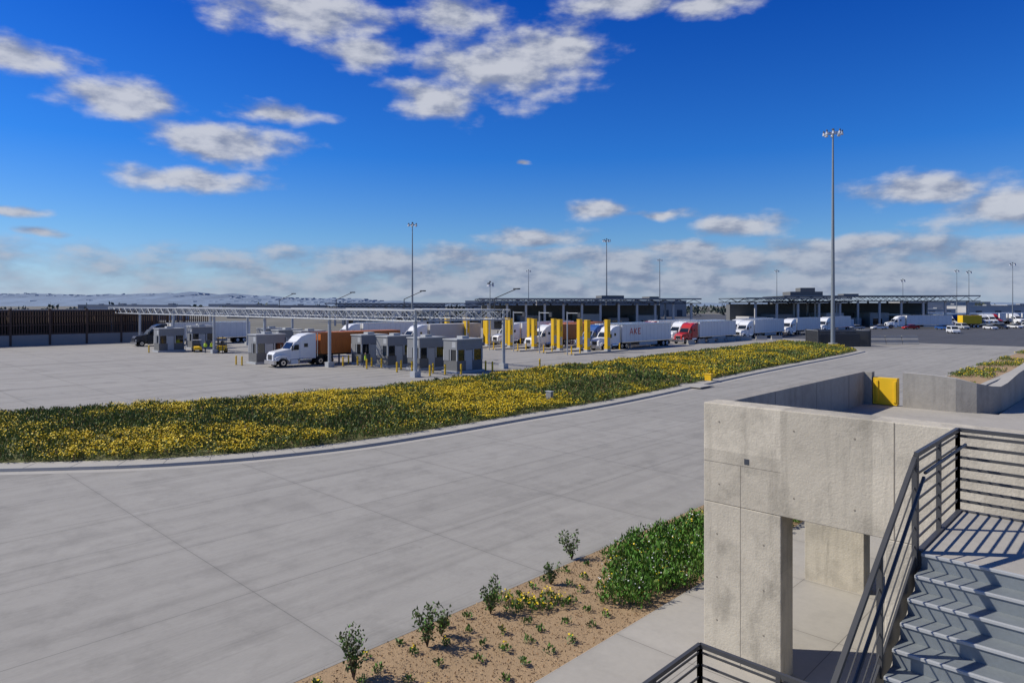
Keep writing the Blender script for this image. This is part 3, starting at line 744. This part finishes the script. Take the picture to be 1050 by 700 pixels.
for X,Y,w,h,k in [(-180,330,40,7.0,'bldg'),(-130,380,50,6.8,'bldg2'),(-70,400,60,7.6,'bldg'),(60,420,90,9.5,'bldg2'),(230,380,40,7,'bldg'),(250,360,30,6.5,'bldg'),(275,370,26,7,'bldg2'),(215,352,16,5,'bldg'),(300,480,60,9,'bldg'),(-300,520,50,7,'bldg2'),(-220,560,50,7.5,'bldg'),(0,520,70,10,'bldg')]:
    c,a=S(X,Y); mb=MB(); mb.box(-w/2,w/2,-9,9,0,h,k); mb.box(-w/2-.2,w/2+.2,-9.2,9.2,h,h+.3,'lgrey')
    m=int(w/8)
    for i in range(m):
        x=-w/2+w*(i+.5)/m; mb.box(x-1.6,x+1.6,-9.05,-9,.2,4.2,'roofdark')
        if i%3==1: mb.box(x-1.2,x+1.2,-2,1,h+.3,h+.9,'grey')
    mb.obj('warehouse',(c,a,0),R0)
pts=[]
for i in range(150):
    X=random.uniform(-420,460); Y=random.uniform(420,640); pts.append((*S(X,Y),0))
P=np.array(pts); np_obj('distant_tree_line',[leaves(P,6,rng.uniform(3,7.5,len(P)),40,3,1.8,['tree'],[1],spread=1.5)])
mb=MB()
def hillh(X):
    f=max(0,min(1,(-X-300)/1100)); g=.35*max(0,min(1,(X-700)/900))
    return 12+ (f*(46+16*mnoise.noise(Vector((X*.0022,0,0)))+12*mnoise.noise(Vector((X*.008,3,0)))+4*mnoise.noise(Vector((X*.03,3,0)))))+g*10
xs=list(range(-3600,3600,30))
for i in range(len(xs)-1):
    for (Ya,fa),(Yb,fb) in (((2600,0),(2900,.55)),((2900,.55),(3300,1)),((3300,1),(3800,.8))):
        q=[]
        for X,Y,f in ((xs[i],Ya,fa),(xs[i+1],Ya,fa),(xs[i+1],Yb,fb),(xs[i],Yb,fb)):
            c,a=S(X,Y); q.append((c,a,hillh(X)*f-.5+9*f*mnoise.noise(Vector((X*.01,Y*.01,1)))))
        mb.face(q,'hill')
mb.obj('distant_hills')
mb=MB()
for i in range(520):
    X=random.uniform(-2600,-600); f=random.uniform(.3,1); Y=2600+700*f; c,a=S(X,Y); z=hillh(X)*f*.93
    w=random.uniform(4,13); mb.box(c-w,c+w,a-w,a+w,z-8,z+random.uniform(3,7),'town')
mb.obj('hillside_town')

# ================================================================= world sky with clouds
w=bpy.data.worlds.new('World'); scene.world=w; w.use_nodes=True; nt=w.node_tree; nt.nodes.clear()
sun_el=math.radians(43)
sd=Vector((RX*-1-RY*.1,RY*-1+RX*.1)).normalized()   # towards the sun
sky=N(nt,'ShaderNodeTexSky'); sky.sky_type='NISHITA'; sky.sun_disc=False; sky.sun_elevation=sun_el
sky.sun_rotation=math.atan2(sd.x,sd.y); sky.dust_density=.3; sky.ozone_density=3.5; sky.air_density=1.0
tc=N(nt,'ShaderNodeTexCoord'); D=tc.outputs['Generated']
def dot(v):
    n=N(nt,'ShaderNodeVectorMath'); n.operation='DOT_PRODUCT'; nt.links.new(D,n.inputs[0]); n.inputs[1].default_value=v; return n.outputs['Value']
az=mathn(nt,'MULTIPLY',mathn(nt,'ARCTAN2',dot((RX,RY,0)),dot((-RY,RX,0))),57.2958)
el=mathn(nt,'MULTIPLY',mathn(nt,'ARCSINE',dot((0,0,1))),57.2958)
cv=N(nt,'ShaderNodeCombineXYZ'); nt.links.new(az,cv.inputs[0]); nt.links.new(el,cv.inputs[1])
V=cv.outputs[0]
def vm(op,a,b):
    n=N(nt,'ShaderNodeVectorMath'); n.operation=op; nt.links.new(a,n.inputs[0])
    if isinstance(b,tuple): n.inputs[1].default_value=b
    else: nt.links.new(b,n.inputs[1])
    return n.outputs['Value'] if op=='LENGTH' else n.outputs[0]
blobs=[(-36,16.4,5,1.3),(-30.0,14.7,5.0,1.5),(-22.9,12.2,6.6,1.8),(-18.9,14.7,4.0,.9),(-24.9,9.4,5.6,1.1),(-36.1,6.3,2.2,.5),(-34.7,5,1.6,.4),
(-17,22,7.5,2.4),(-12.5,19.8,4.2,1.6),(-.8,19.0,7.6,3.2),(-6.2,16.5,4.8,1.9),(3.6,20.2,5.2,2.6),(-4.5,22.8,5,1.6),(9.3,23.6,5.5,1.2),(16.7,22.9,4.6,1.0),
(7.3,7.8,3.0,.95),(12,7.3,3.4,.5),(18.6,6.3,4.0,1.1),(31,8.2,5.6,1.4),(35.5,6.5,5.2,1.8),(1.6,5.5,5,1.0),(14,4.6,5,.9),(27,4.4,5,.9),(.8,11.6,.7,.3),(50,12,9,3),(-55,14,12,4),(62,22,10,4)]
wv=N(nt,'ShaderNodeTexNoise'); wv.inputs['Scale'].default_value=.35; wv.inputs['Detail'].default_value=2
nt.links.new(V,wv.inputs['Vector'])
VW=vm('ADD',V,vm('MULTIPLY',vm('SUBTRACT',wv.outputs['Color'],(.5,.5,.5)),(2.4,1.1,0)))
acc=None
for (a_,e_,ra,re) in blobs:
    f=mathn(nt,'SUBTRACT',1.,vm('LENGTH',vm('MULTIPLY',vm('SUBTRACT',VW,(a_,e_,0)),(1/ra,1/re,0)),(0,0,0)))
    acc=f if acc is None else mathn(nt,'MAXIMUM',acc,f)
def mrange(v,a,b,c,d,smooth=True):
    m=N(nt,'ShaderNodeMapRange')
    if smooth: m.interpolation_type='SMOOTHSTEP'
    nt.links.new(v,m.inputs[0])
    for i,x in enumerate((a,b,c,d)): m.inputs[i+1].default_value=x
    return m.outputs[0]
bandm=mathn(nt,'MULTIPLY',mrange(el,.0,1.2,.5,1),mrange(el,3.8,6.6,1,0))
bandm=mathn(nt,'MULTIPLY',bandm,mrange(az,-34,0,.68,1))
acc=mathn(nt,'MAXIMUM',acc,mathn(nt,'MULTIPLY_ADD',bandm,1.34,-.75))
acc=mathn(nt,'MAXIMUM',acc,-.75)
def cn(off):
    nz=N(nt,'ShaderNodeTexNoise'); nz.inputs['Scale'].default_value=.45; nz.inputs['Detail'].default_value=7; nz.inputs['Roughness'].default_value=.55
    nt.links.new(vm('MULTIPLY',vm('ADD',V,off),(.5,1.1,1)),nz.inputs['Vector']); return nz.outputs['Fac']
n0=cn((0,0,0)); n1=cn((-.7,.6,0))
d0=mathn(nt,'ADD',acc,mathn(nt,'MULTIPLY_ADD',n0,2.0,-.97))
alpha=mrange(d0,-.12,.72,0,.93)
shade=mrange(mathn(nt,'ADD',mathn(nt,'MULTIPLY',mathn(nt,'SUBTRACT',n0,n1),3.0),mathn(nt,'MULTIPLY',d0,.3)),-.4,.6,0,1)
def mixc(f,a,b,typ='MIX'):
    m=N(nt,'ShaderNodeMix'); m.data_type='RGBA'; m.blend_type=typ
    if isinstance(f,float): m.inputs[0].default_value=f
    else: nt.links.new(f,m.inputs[0])
    for i,v in ((6,a),(7,b)):
        if isinstance(v,tuple): m.inputs[i].default_value=(*v,1)
        else: nt.links.new(v,m.inputs[i])
    return m.outputs[2]
cr=N(nt,'ShaderNodeValToRGB'); nt.links.new(mathn(nt,'DIVIDE',el,40.),cr.inputs[0])
cr.color_ramp.elements[0].position=0; cr.color_ramp.elements[0].color=(.62,.78,1.3,1)
cr.color_ramp.elements[1].position=1; cr.color_ramp.elements[1].color=(.25,.42,.8,1)
for p,c_ in ((.06,(.60,.80,1.15)),(.14,(.44,.74,1.12)),(.3,(.14,.56,1.22)),(.6,(.035,.36,1.15))):
    e=cr.color_ramp.elements.new(p); e.color=(*c_,1)
base=mixc(1.,sky.outputs[0],cr.outputs[0],'MULTIPLY')
cloud=mixc(shade,(2.5,2.9,4.0),(5.8,6.0,6.6))
lowc=mixc(shade,(1.9,2.4,3.7),(3.9,4.4,5.4))
lowf=mrange(el,2,8,.9,0)
cloud=mixc(lowf,cloud,lowc)
fin=mixc(alpha,base,cloud)
bg=N(nt,'ShaderNodeBackground'); bg.inputs['Strength'].default_value=.1; nt.links.new(fin,bg.inputs['Color'])
wo=N(nt,'ShaderNodeOutputWorld'); nt.links.new(bg.outputs[0],wo.inputs['Surface'])

# sun
sl=bpy.data.lights.new('sun','SUN'); sl.energy=4.4; sl.angle=math.radians(.6); sl.color=(1,.95,.86)
so=bpy.data.objects.new('sun',sl); scene.collection.objects.link(so)
dirv=Vector((sd.x*math.cos(sun_el),sd.y*math.cos(sun_el),math.sin(sun_el)))
so.rotation_euler=dirv.to_track_quat('Z','Y').to_euler(); so.location=(-60,-40,80)
# camera
cd=bpy.data.cameras.new('camera'); cd.lens=24; cd.sensor_width=36; cd.sensor_fit='HORIZONTAL'; cd.shift_y=-.0362; cd.clip_end=9000; cd.clip_start=.05
co=bpy.data.objects.new('camera',cd); scene.collection.objects.link(co); co.location=(0,0,7.5)
co.rotation_euler=(math.radians(90),0,math.atan2(RY,RX)); scene.camera=co
scene.view_settings.view_transform='Standard'; scene.view_settings.look='None'; scene.view_settings.exposure=0
